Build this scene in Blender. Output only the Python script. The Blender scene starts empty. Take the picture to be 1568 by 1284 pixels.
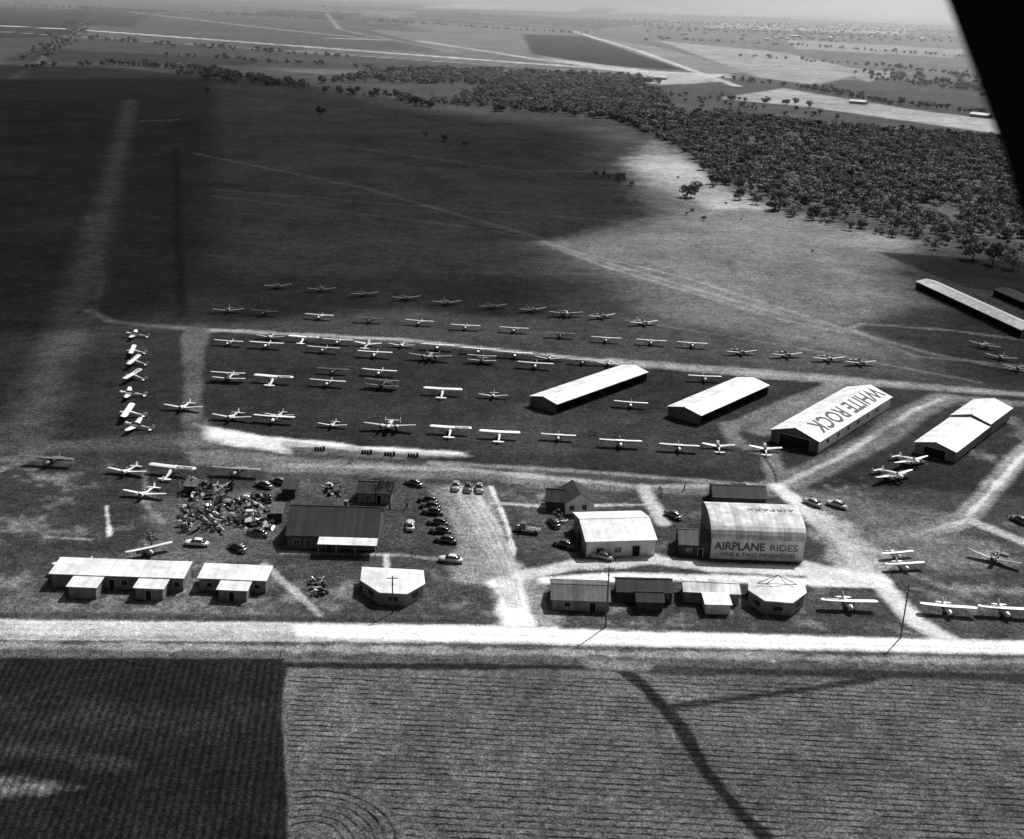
import bpy, bmesh, math, random
import numpy as np
from mathutils import Vector, Matrix
random.seed(7); rng=np.random.default_rng(7)
sc=bpy.context.scene
# ------------------------------------------------------------ survey frame
H=115.0; FP=1850.0; TH=math.radians(19.55); RL=math.radians(2.0)
Fv=Vector((0,math.cos(TH),-math.sin(TH))); X0=Vector((1,0,0)); U0=Vector((0,math.sin(TH),math.cos(TH)))
Rv=math.cos(RL)*X0+math.sin(RL)*U0; Uv=-math.sin(RL)*X0+math.cos(RL)*U0
def G(u,v,z=0.0):
    """photogrammetric survey: map coordinates (m) of a plotted point at height z"""
    d=Fv+Rv*((u-784)/FP)+Uv*((642-v)/FP)
    dz=min(d.z,-0.006)
    t=(z-H)/dz
    return Vector((d.x*t,d.y*t,z))
def GL(pts): return np.array([G(*p)[:2] for p in pts])
# ------------------------------------------------------------ materials
def nmat(name):
    m=bpy.data.materials.new(name); m.use_nodes=True
    nt=m.node_tree; b=nt.nodes['Principled BSDF']; return m,nt,b
def paint(name,val,rough=0.6,nscale=0.6,namt=0.25,objcol=False,metal=0.0,ribs=None,spec=0.3,ribamt=0.3,stain=0.0):
    m,nt,b=nmat(name); N=nt.nodes; L=nt.links
    tc=N.new('ShaderNodeTexCoord')
    n=N.new('ShaderNodeTexNoise'); n.inputs['Scale'].default_value=nscale; n.inputs['Detail'].default_value=5; n.inputs['Roughness'].default_value=0.65
    L.new(tc.outputs['Object'],n.inputs['Vector'])
    mr=N.new('ShaderNodeMapRange'); mr.inputs[1].default_value=0.3; mr.inputs[2].default_value=0.7
    mr.inputs[3].default_value=1-namt; mr.inputs[4].default_value=1+namt*0.5
    L.new(n.outputs['Fac'],mr.inputs[0])
    cur=mr.outputs[0]
    def mul(a,bv):
        k=N.new('ShaderNodeMath'); k.operation='MULTIPLY'; L.new(a,k.inputs[0])
        if isinstance(bv,(int,float)): k.inputs[1].default_value=bv
        else: L.new(bv,k.inputs[1])
        return k.outputs[0]
    if ribs:
        ax,sp=ribs
        sx=N.new('ShaderNodeSeparateXYZ'); L.new(tc.outputs['Object'],sx.inputs[0])
        w=mul(sx.outputs[ax],1.0/sp)
        fr=N.new('ShaderNodeMath'); fr.operation='FRACT'; L.new(w,fr.inputs[0])
        gt=N.new('ShaderNodeMapRange'); gt.inputs[1].default_value=0.0; gt.inputs[2].default_value=0.22; gt.inputs[3].default_value=1-ribamt; gt.inputs[4].default_value=1
        L.new(fr.outputs[0],gt.inputs[0]); cur=mul(cur,gt.outputs[0])
        fl=N.new('ShaderNodeMath'); fl.operation='FLOOR'; L.new(w,fl.inputs[0])
        wn=N.new('ShaderNodeTexWhiteNoise'); wn.noise_dimensions='1D'; L.new(fl.outputs[0],wn.inputs['W'])
        wm=N.new('ShaderNodeMapRange'); wm.inputs[3].default_value=1-ribamt*.8; wm.inputs[4].default_value=1; L.new(wn.outputs['Value'],wm.inputs[0]); cur=mul(cur,wm.outputs[0])
    if stain>0:
        n2=N.new('ShaderNodeTexNoise'); n2.inputs['Scale'].default_value=0.25; n2.inputs['Detail'].default_value=8
        L.new(tc.outputs['Object'],n2.inputs['Vector'])
        m2=N.new('ShaderNodeMapRange'); m2.inputs[1].default_value=0.38; m2.inputs[2].default_value=0.6; m2.inputs[3].default_value=1-stain; m2.inputs[4].default_value=1
        L.new(n2.outputs['Fac'],m2.inputs[0]); cur=mul(cur,m2.outputs[0])
    if objcol:
        oi=N.new('ShaderNodeObjectInfo'); cur=mul(cur,oi.outputs['Color'])
    cur=mul(cur,val)
    L.new(cur,b.inputs['Base Color'])
    b.inputs['Roughness'].default_value=rough; b.inputs['Metallic'].default_value=metal
    b.inputs['Specular IOR Level'].default_value=spec
    return m
M={}
M['apaint']=paint('airplane_paint',1.0,0.42,1.2,0.15,objcol=True,spec=0.4)
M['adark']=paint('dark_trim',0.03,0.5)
M['strut']=paint('strut_paint',0.012,0.8,spec=.1)
M['glass']=paint('window_glass',0.02,0.12,spec=0.6)
M['rubber']=paint('rubber',0.02,0.8)
M['chrome']=paint('chrome',0.5,0.25,metal=0.6)
M['cpaint']=paint('car_paint',1.0,0.22,1.0,0.08,objcol=True,spec=0.6)
M['roofw']=paint('white_metal_roof',0.86,0.5,0.5,0.18,ribs=(0,1.6),ribamt=0.18,stain=0.22)
M['roofwr']=paint('weathered_metal_roof',0.72,0.55,0.5,0.28,ribs=(0,1.3),ribamt=0.36,stain=0.35)
M['roofg']=paint('grey_board_roof',0.13,0.8,1.2,0.35,ribs=(0,1.0),ribamt=0.4,stain=0.3)
M['roofd']=paint('dark_shingle_roof',0.04,0.8,2.0,0.4,ribs=(0,0.8),ribamt=0.5,stain=0.3)
M['wallg']=paint('grey_wall',0.30,0.75,0.8,0.25,ribs=(0,1.1),ribamt=0.3,stain=0.3)
M['wallw']=paint('white_wall',0.80,0.7,0.8,0.2,ribs=(0,1.1),ribamt=0.15,stain=0.25)
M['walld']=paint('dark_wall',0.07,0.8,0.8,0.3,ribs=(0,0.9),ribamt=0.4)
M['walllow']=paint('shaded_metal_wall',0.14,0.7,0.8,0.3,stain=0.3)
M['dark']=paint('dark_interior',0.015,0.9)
M['trim']=paint('white_trim',0.5,0.6)
M['letter']=paint('sign_lettering',0.06,0.7,1.0,0.7)
M['letterg']=paint('faded_lettering',0.12,0.7,1.0,0.6)
M['wood']=paint('pole_wood',0.06,0.85,3,0.3)
M['scrap']=paint('scrap_metal',0.42,0.5,1.5,0.9)
M['scrapd']=paint('scrap_dark',0.04,0.6,1.5,0.6)
M['bark']=paint('bark',0.06,0.9,4,0.4)
M['cloth']=paint('clothing',0.12,0.9); M['skin']=paint('skin',0.35,0.6)
def leafmat(name,lo,hi):
    m,nt,b=nmat(name); N=nt.nodes; L=nt.links
    tc=N.new('ShaderNodeTexCoord'); oi=N.new('ShaderNodeObjectInfo')
    n=N.new('ShaderNodeTexNoise'); n.inputs['Scale'].default_value=0.9; n.inputs['Detail'].default_value=3
    L.new(tc.outputs['Object'],n.inputs['Vector'])
    mr=N.new('ShaderNodeMapRange'); mr.inputs[1].default_value=.3; mr.inputs[2].default_value=.7; mr.inputs[3].default_value=lo; mr.inputs[4].default_value=hi
    L.new(n.outputs['Fac'],mr.inputs[0])
    r2=N.new('ShaderNodeMapRange'); r2.inputs[3].default_value=.45; r2.inputs[4].default_value=1.4; L.new(oi.outputs['Random'],r2.inputs[0])
    mu=N.new('ShaderNodeMath'); mu.operation='MULTIPLY'; L.new(mr.outputs[0],mu.inputs[0]); L.new(r2.outputs[0],mu.inputs[1])
    L.new(mu.outputs[0],b.inputs['Base Color']); b.inputs['Roughness'].default_value=.7; b.inputs['Specular IOR Level'].default_value=.15
    M[name]=m
leafmat('leaf',.12,.30)
# ------------------------------------------------------------ mesh builder
class MB:
    def __init__(s): s.v=[];s.f=[];s.m=[];s.s=[];s.mats=[]
    def mi(s,k):
        if k not in s.mats: s.mats.append(k)
        return s.mats.index(k)
    def add(s,V,F,mat,smooth=False,T=None):
        o=len(s.v)
        if T is not None: V=[T@Vector(p) for p in V]
        s.v+= [tuple(p) for p in V]; i=s.mi(mat)
        for f in F: s.f.append([a+o for a in f]); s.m.append(i); s.s.append(smooth)
    def box(s,c,d,mat,T=None,taper=1.0):
        x,y,z=d[0]/2,d[1]/2,d[2]/2; cx,cy,cz=c
        V=[(cx+a*x*(taper if k>0 else 1),cy+b_*y*(taper if k>0 else 1),cz+k*z) for k in(-1,1) for a,b_ in((-1,-1),(1,-1),(1,1),(-1,1))]
        s.add(V,[(3,2,1,0),(4,5,6,7),(0,1,5,4),(1,2,6,5),(2,3,7,6),(3,0,4,7)],mat,False,T)
    def rings(s,R,mat,smooth=True,cap=True,T=None):
        n=len(R[0]); V=[p for r in R for p in r]; F=[]
        for i in range(len(R)-1):
            for j in range(n):
                k=(j+1)%n; F.append((i*n+j,i*n+k,(i+1)*n+k,(i+1)*n+j))
        if cap: F.append(tuple(reversed(range(n)))); F.append(tuple((len(R)-1)*n+j for j in range(n)))
        s.add(V,F,mat,smooth,T)
    def tube(s,p0,p1,r0,r1=None,n=6,mat='wood',smooth=True):
        if r1 is None:r1=r0
        p0=Vector(p0);p1=Vector(p1);d=(p1-p0).normalized()
        a=d.orthogonal().normalized(); b_=d.cross(a)
        R=[[p+ (a*math.cos(t*2*math.pi/n)+b_*math.sin(t*2*math.pi/n))*r for t in range(n)] for p,r in((p0,r0),(p1,r1))]
        s.rings(R,mat,smooth)
    def body(s,S,mat,n=12,e=2.5,T=None):
        R=[]
        for (y,zc,hw,hh) in S:
            r=[]
            for t in range(n):
                a=2*math.pi*(t+.5)/n; c=math.cos(a); q=math.sin(a)
                r.append((hw*math.copysign(abs(c)**(2/e),c),y,zc+hh*math.copysign(abs(q)**(2/e),q)))
            R.append(r)
        s.rings(R,mat,True,True,T)
    def wing(s,span,yle,cr,ct,z,th,mat,dih=0.0,sweep=0.0,rt=.12,T=None,x0=0.0):
        ts=[-1,-.985,-.95,-.88,-.6,-.3,0,.3,.6,.88,.95,.985,1]; R=[]
        for t in ts:
            a=abs(t); c=cr+(ct-cr)*a; k=1.0
            if a>1-rt: k=math.sqrt(max(0.04,1-((a-(1-rt))/rt)**2))
            cc=c*k; ymid=yle-c*.5-sweep*a
            prof=[(0,0),(.08,.6),(.33,1),(.7,.6),(1,0),(.6,-.3),(.2,-.4)]
            R.append([(x0+t*span/2,ymid+cc/2-q[0]*cc,z+dih*a+q[1]*th*k) for q in prof])
        s.rings(R,mat,True,True,T)
    def fin(s,pts,x,th,mat,T=None):
        V=[(x-th/2,p[0],p[1]) for p in pts]+[(x+th/2,p[0],p[1]) for p in pts]; n=len(pts)
        F=[tuple(range(n)),tuple(reversed(range(n,2*n)))]+[(i,(i+1)%n,n+(i+1)%n,n+i) for i in range(n)]
        s.add(V,F,mat,False,T)
    def wheel(s,c,r,w,mat='rubber'):
        s.tube((c[0]-w/2,c[1],c[2]),(c[0]+w/2,c[1],c[2]),r,r,10,mat)
        s.tube((c[0]-w/2-.01,c[1],c[2]),(c[0]+w/2+.01,c[1],c[2]),r*.5,r*.5,8,'chrome')
    def mesh(s,name,T=None,recalc=True):
        me=bpy.data.meshes.new(name); V=s.v
        if T is not None: V=[tuple(T@Vector(p)) for p in V]
        me.from_pydata(V,[],s.f)
        for k in s.mats: me.materials.append(M[k])
        me.polygons.foreach_set('material_index',s.m); me.polygons.foreach_set('use_smooth',s.s)
        if recalc:
            bm=bmesh.new(); bm.from_mesh(me); bmesh.ops.recalc_face_normals(bm,faces=bm.faces); bm.to_mesh(me); bm.free()
        me.update(); return me
def obj(name,me,loc=(0,0,0),rz=0,parent=None,col=None,scale=1):
    o=bpy.data.objects.new(name,me); o.location=loc; o.rotation_euler=(0,0,rz); o.scale=(scale,)*3
    if parent: o.parent=parent
    if col is not None: o.color=(col,col,col,1)
    sc.collection.objects.link(o); return o
def text_geo(s,size,bold=0.02):
    cu=bpy.data.curves.new('t','FONT'); cu.body=s; cu.size=size; cu.offset=bold; cu.resolution_u=3
    o=bpy.data.objects.new('t',cu); sc.collection.objects.link(o)
    dg=bpy.context.evaluated_depsgraph_get(); me=bpy.data.meshes.new_from_object(o.evaluated_get(dg))
    V=[tuple(v.co) for v in me.vertices]; F=[tuple(p.vertices) for p in me.polygons]
    bpy.data.objects.remove(o); bpy.data.meshes.remove(me); return V,F
# ------------------------------------------------------------ airplanes (nose +Y)
def prop(mb,y,z,r,x=0):
    mb.box((x,y,z),(.16,.05,2*r),'adark',Matrix.Translation((x,y,z))@Matrix.Rotation(random.uniform(.3,1.2),4,'Y')@Matrix.Translation((-x,-y,-z)))
    mb.tube((x,y-.15,z),(x,y+.18,z),.14,.03,8,'chrome')
def high_wing(reg=None):
    mb=MB()
    mb.body([(2.25,1.0,.2,.2),(2.1,1.0,.36,.34),(1.5,1.02,.43,.42),(1.0,1.08,.46,.5),(.55,1.22,.46,.62),(-.3,1.24,.45,.62),(-1.0,1.16,.40,.52),(-2.2,1.05,.26,.34),(-3.4,1.0,.14,.2),(-4.35,1.0,.05,.1)],'apaint')
    mb.wing(10.75,1.05,1.65,1.65,1.82,.15,'apaint',.12)
    mb.box((0,.85,1.52),(.8,.35,.42),'glass',Matrix.Identity(4))
    for sx in(-1,1):
        mb.box((sx*.455,.1,1.45),(.03,1.1,.36),'glass')
        mb.tube((sx*.4,.5,.75),(sx*2.7,.55,1.84),.05,mat='apaint'); mb.tube((sx*.4,.2,.75),(sx*2.6,-.3,1.84),.045,mat='apaint')
        mb.tube((sx*.35,.75,.8),(sx*.9,.85,.28),.05,mat='adark'); mb.wheel((sx*.95,.85,.27),.27,.16)
        for k in(0,1): mb.box((sx*.5,1.9-.25*k,1.0),(.26,.14,.14),'adark')
    mb.wing(3.0,-3.35,.95,.8,1.08,.05,'apaint',rt=.35)
    mb.fin([(-3.3,1.08),(-3.75,1.75),(-4.1,2.0),(-4.5,1.95),(-4.7,1.5),(-4.65,1.0),(-4.3,.9)],0,.06,'apaint')
    mb.tube((0,-4.2,.95),(0,-4.45,.75),.03,mat='adark'); mb.wheel((0,-4.45,.72),.1,.06)
    prop(mb,2.38,1.0,.92)
    if reg:
        V,F=text_geo(reg,1.15,.03)
        w=max(v[0] for v in V); mb.add([( 1.0+v[0]*(3.6/w),-.25+v[1]*.95,2.03+.02*v[0]) for v in V],F,'letter')
    T=Matrix.Translation((0,.85,0))@Matrix.Rotation(math.radians(7),4,'X')@Matrix.Translation((0,-.85,0))
    return mb.mesh('high_wing_airplane',T)
def radial(mb,y,z,r,x=0,mat='apaint',l=1.0):
    T=Matrix.Translation((x,0,0))
    mb.body([(y+l*.5,z,r*.78,r*.78),(y+l*.42,z,r*.95,r*.95),(y,z,r,r),(y-l*.5,z,r*.95,r*.95)],mat,14,2,T)
    mb.tube((x,y+l*.49,z),(x,y+l*.53,z),r*.7,r*.7,12,'adark')
def low_wing():
    mb=MB()
    mb.body([(2.4,1.35,.5,.5),(1.6,1.35,.55,.58),(.6,1.35,.55,.6),(-.8,1.35,.52,.55),(-2.5,1.38,.33,.4),(-4.2,1.42,.16,.22),(-5.6,1.45,.05,.1)],'apaint')
    radial(mb,2.7,1.35,.62)
    mb.body([(1.3,1.85,.2,.1),(.9,2.0,.33,.3),(-.2,2.08,.36,.35),(-1.3,2.02,.33,.3),(-2.0,1.8,.15,.1)],'glass',10,2.3)
    for y in(.9,.3,-.3,-.9,-1.4): mb.box((0,y,2.3-(.1 if abs(y)>.8 else 0)),(.5,.05,.22),'apaint')
    mb.wing(12.0,1.3,2.3,1.3,.95,.2,'apaint',.75,.1,.1)
    mb.wing(4.0,-4.6,1.2,.8,1.5,.07,'apaint',0,0,.3)
    mb.fin([(-4.4,1.5),(-5.0,2.4),(-5.3,2.75),(-5.75,2.75),(-6.0,2.2),(-5.95,1.4),(-5.5,1.3)],0,.09,'apaint')
    for sx in(-1,1):
        mb.tube((sx*1.3,.9,1.0),(sx*1.35,1.0,.4),.11,mat='apaint'); mb.wheel((sx*1.35,1.0,.36),.36,.2)
    mb.wheel((0,-5.3,.95),.14,.1); prop(mb,3.3,1.35,1.3)
    T=Matrix.Translation((0,1,0))@Matrix.Rotation(math.radians(8.5),4,'X')@Matrix.Translation((0,-1,0))
    return mb.mesh('low_wing_airplane',T)
def biplane():
    mb=MB()
    mb.body([(2.0,1.25,.45,.45),(1.2,1.27,.45,.5),(0,1.3,.43,.5),(-1.3,1.3,.36,.42),(-3,1.3,.2,.26),(-4.6,1.3,.05,.1)],'apaint')
    radial(mb,2.3,1.25,.5,mat='adark',l=.6)
    for y in(.1,-1.0): mb.box((0,y,1.82),(.5,.55,.1),'adark'); 
    for y in(.45,-.65): mb.box((0,y,1.95),(.45,.06,.25),'glass')
    mb.wing(9.8,1.6,1.5,1.5,2.65,.14,'apaint',.1,0,.12); mb.wing(9.4,.9,1.45,1.45,.95,.14,'apaint',.2,0,.12)
    for sx in(-1,1):
        for yy in(1.2,.2): mb.tube((sx*3.6,yy-.6,1.1),(sx*3.6,yy,2.75),.05,mat='adark')
        for yy in(1.2,.3): mb.tube((sx*.4,yy,1.6),(sx*.7,yy,2.65),.04,mat='adark')
        mb.tube((sx*.5,1.0,.95),(sx*.95,1.1,.4),.08,mat='adark'); mb.wheel((sx*.98,1.1,.34),.34,.18)
    mb.wing(3.6,-3.5,1.2,.9,1.4,.06,'apaint',0,0,.35)
    mb.fin([(-3.4,1.45),(-4.0,2.1),(-4.4,2.4),(-4.9,2.3),(-5.0,1.6),(-4.8,1.2)],0,.07,'apaint'); prop(mb,2.75,1.25,1.25)
    mb.wheel((0,-4.4,.85),.12,.08)
    T=Matrix.Translation((0,1,0))@Matrix.Rotation(math.radians(8),4,'X')@Matrix.Translation((0,-1,0))
    return mb.mesh('biplane',T)
def twin():
    mb=MB()
    mb.body([(4.4,1.75,.15,.15),(4.0,1.75,.4,.38),(3.2,1.8,.62,.6),(2.2,1.9,.72,.8),(0,1.9,.72,.85),(-2,1.9,.62,.72),(-4,1.9,.36,.42),(-5.6,1.9,.1,.16)],'apaint',14)
    mb.body([(3.1,2.2,.45,.15),(2.6,2.4,.55,.33),(2.1,2.5,.55,.3)],'glass',10,2.6)
    for sx in(-1,1):
        for y in(1.2,.3,-.6,-1.5): mb.box((sx*.70,y,2.15),(.06,.5,.34),'glass')
        mb.body([(2.6,1.65,.45,.45),(1.4,1.6,.5,.5),(0,1.55,.42,.42),(-1.4,1.5,.1,.15)],'apaint',12,2,Matrix.Translation((sx*2.1,0,0)))
        radial(mb,2.7,1.65,.6,x=sx*2.1,l=.9); prop(mb,3.25,1.65,1.15,x=sx*2.1)
        mb.tube((sx*2.1,1.2,1.4),(sx*2.1,1.4,.45),.12,mat='adark'); mb.wheel((sx*2.1,1.4,.42),.42,.25)
        mb.fin([(-4.6,1.5),(-4.9,2.6),(-5.3,3.0),(-5.8,2.8),(-6.0,2.1),(-5.7,1.5),(-5.2,1.3)],sx*2.1,.1,'apaint')
    mb.wing(14.6,1.7,2.9,1.2,1.45,.24,'apaint',.75,.1,.08)
    mb.wing(4.4,-4.7,1.1,1.0,2.1,.07,'apaint',0,0,.1); mb.wheel((0,-5.0,1.2),.18,.12)
    T=Matrix.Translation((0,1.4,0))@Matrix.Rotation(math.radians(9),4,'X')@Matrix.Translation((0,-1.4,0))
    return mb.mesh('twin_engine_airplane',T)
PL={'h':[('high_wing_airplane',x) for x in (high_wing(),high_wing('NC17070'),high_wing('NC78504'))],
    'l':[('low_wing_airplane',low_wing())],'b':[('biplane',biplane())],'t':[('twin_engine_airplane',twin())]}
def plane(t,u,v,hd=180,col=.75,s=1.0,var=None):
    L_=PL[t]; n,me=L_[random.randrange(len(L_)) if var is None else var]
    p=G(u,v,1.4*s); c=min(.9,col*random.uniform(.88,1.12))
    return obj(n,me,(p.x,p.y,0.02),math.radians(hd),None,c,s)
W=-5
def rr(a=4): return random.uniform(-a,a)
for u,v in [(425,436),(492,441),(558,448),(622,454),(684,461),(754,467),(815,472),(921,482),(985,492)]: plane('l',u,v,180+W+25+rr(10),random.choice([.6,.7,.5]) if u<980 else .75,.95)
plane('t',866,479,180+W+10,.45,.9)
for i,(u,v) in enumerate([(350,473),(404,477),(489,483),(566,488),(642,492),(713,499),(787,503),(858,511),(928,518),(997,522),(1060,526),(1134,537),(1204,541),(1268,547),(1317,553)]):
    if u in(350,1204,1268,1317,1134): plane('l',u,v,180+W+15+rr(),{350:.88,1268:.75}.get(u,.5),.95)
    else: plane('h',u,v,180+W+rr(),{489:.88,1060:.85,566:.12,404:.2,858:.14}.get(u,.7))
for t,u,v,c,s in [('h',350,523,.8,.95),('l',414,514,.6,.85),('h',408,526,.8,1.1),('h',465,517,.85,1),('h',517,521,.85,1),('h',495,533,.6,1.05),('l',563,525,.7,.8),('l',615,527,.7,.75),('h',574,540,.85,1.1),('h',670,529,.85,1.1),('t',659,545,.3,1.0),('h',733,535,.85,1.1),('b',738,549,.55,1),('h',789,541,.85,1.1),('l',841,547,.7,.8),('h',820,557,.85,1.1),('h',892,552,.5,.9),('l',931,555,.7,.8),
    ('b',350,576,.75,1.1),('h',419,578,.8,1.15),('h',510,566,.12,.95),('h',502,584,.6,1.05),('h',581,568,.85,1.05),('b',585,587,.14,1.1),('h',678,597,.85,1.1),('l',755,604,.6,.75),('h',966,617,.85,.95),('h',1079,577,.85,1),
    ('l',355,636,.65,.95),('h',420,639,.85,1.1),('l',428,634,.6,.7),('l',509,649,.7,.7),('t',597,651,.6,1.0),('h',690,656,.85,1.08),('h',765,663,.85,1.05),('h',855,667,.85,.9),('h',950,676,.85,1.08),('h',1040,683,.85,1.02),('l',1100,681,.65,.75),('l',1172,685,.7,.75)]:
    plane(t,u,v,(180 if random.random()<.75 else 0)+W+rr(),c,s)
for t,u,v,h,c,s in [('l',205,511,95,.75,.85),('h',203,536,100,.8,.95),('h',205,552,88,.6,1),('h',203,574,80,.75,1),('l',197,601,100,.75,.85),('h',196,630,95,.8,1.1),('l',206,650,85,.65,.9),
    ('l',281,621,175,.65,.95),('h',77,703,175,.18,1.15),('l',195,719,170,.7,.85),('h',264,717,350,.8,1.15),('l',222,753,172,.75,.9),('h',362,719,176,.3,1.15),('h',228,840,215,.7,.95),('h',126,868,178,.8,1.15),
    ('t',1366,727,210,.75,.9),('t',1392,705,210,.75,.85),('t',1508,528,140,.6,.8),('l',1533,545,150,.6,.9),('l',1560,562,150,.6,.9),('h',1300,922,180,.88,1.08),('h',1452,930,174,.88,1.05),('h',1540,933,176,.88,1.05),('h',1374,847,195,.8,.75),('h',1385,864,190,.8,.85),('l',1524,852,145,.18,.95)]:
    plane(t,u,v,h,c,s,var=2 if (u in(126,264)) else None)
# ------------------------------------------------------------ cars (nose +Y)
def sedan():
    mb=MB()
    mb.body([(2.45,.62,.55,.22),(2.3,.66,.78,.34),(1.5,.68,.86,.40),(.6,.68,.90,.40),(-1.2,.68,.90,.40),(-2.0,.66,.84,.36),(-2.5,.6,.6,.22)],'cpaint',14,3.2)
    mb.body([(1.15,1.02,.66,.06),(.7,1.25,.70,.22),(.3,1.32,.70,.26),(-.9,1.32,.69,.26),(-1.5,1.22,.64,.2),(-2.0,1.0,.55,.06)],'glass',14,3.5)
    mb.body([(.45,1.55,.56,.04),(.2,1.58,.64,.07),(-.8,1.57,.63,.07),(-1.25,1.50,.52,.05)],'cpaint',14,3)
    for sx in(-1,1):
        for y in(1.5,-1.5):
            mb.body([(y+.62,.52,.05,.1),(y+.4,.62,.16,.26),(y,.68,.19,.33),(y-.45,.62,.16,.26),(y-.75,.5,.05,.1)],'cpaint',8,2,Matrix.Translation((sx*.8,0,0)))
            mb.wheel((sx*.86,y,.35),.35,.2)
        for y in(.15,-.65,-1.3): mb.box((sx*.69,y,1.3),(.06,.07,.5),'cpaint')
        mb.tube((sx*.62,2.38,.75),(sx*.62,2.46,.75),.13,.12,8,'chrome')
    mb.box((0,2.55,.45),(1.7,.12,.16),'chrome'); mb.box((0,-2.58,.45),(1.7,.12,.16),'chrome'); mb.box((0,2.42,.62),(.8,.1,.25),'chrome')
    return mb.mesh('parked_car')
def truck():
    mb=MB()
    mb.body([(2.9,.95,.4,.35),(2.7,.98,.5,.42),(1.4,1.0,.62,.48)],'cpaint',12,3)
    mb.box((0,.85,1.3),(1.6,1.3,1.1),'cpaint',None,.97); mb.box((0,.85,1.95),(1.45,1.1,.35),'glass'); mb.box((0,.85,2.16),(1.5,1.2,.08),'cpaint')
    mb.box((0,-1.4,1.0),(2.0,3.3,.15),'scrap')
    for sx in(-1,1):
        for z in(1.25,1.5): mb.box((sx*.98,-1.4,z),(.05,3.2,.12),'wood')
        for y in(-2.9,-2.1,-1.2,-.3,.1): mb.box((sx*.93,y-.05,1.35),(.06,.08,.6),'wood')
        for y in(2.0,-2.0):
            mb.wheel((sx*.85,y,.42),.42,.25)
        mb.body([(2.7,.7,.1,.1),(2.2,.85,.22,.3),(1.6,.7,.2,.2),(1.2,.5,.1,.08)],'cpaint',8,2,Matrix.Translation((sx*.75,0,0)))
    mb.box((0,3.0,.6),(1.7,.1,.15),'chrome')
    return mb.mesh('flatbed_truck')
CAR=sedan(); TRK=truck()
def car(u,v,h,c,s=1.0):
    p=G(u,v,.6); obj('parked_car',CAR,(p.x,p.y,.02),math.radians(h),None,c,s)
for u,v,h,c in [(634,739,60,.1),(698,744,180,.3),(717,746,178,.08),(734,747,184,.25),(656,765,78,.05),(660,774,80,.04),(663,783,80,.06),(671,799,78,.08),(675,812,80,.05),(683,826,78,.07),(690,856,82,.6),(301,831,85,.7),(364,838,50,.05),(427,737,70,.1),
    (921,851,70,.35),(848,800,20,.05),(864,833,60,.08),(1244,769,40,.35),(1281,772,50,.5),(1031,788,40,.08),(628,804,5,.5),(404,742,60,.1),(1562,796,30,.1),(310,742,80,.08),(410,760,20,.06),(395,815,70,.07)]: car(u,v,h,c,1.03)
def trk(u,v,h,c,s=1):
    p=G(u,v,.8); obj('flatbed_truck',TRK,(p.x,p.y,.02),math.radians(h),None,c,s)
trk(807,809,75,.12); trk(382,792,10,.6); trk(345,765,60,.1,.9); trk(405,800,20,.1,.9)
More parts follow.
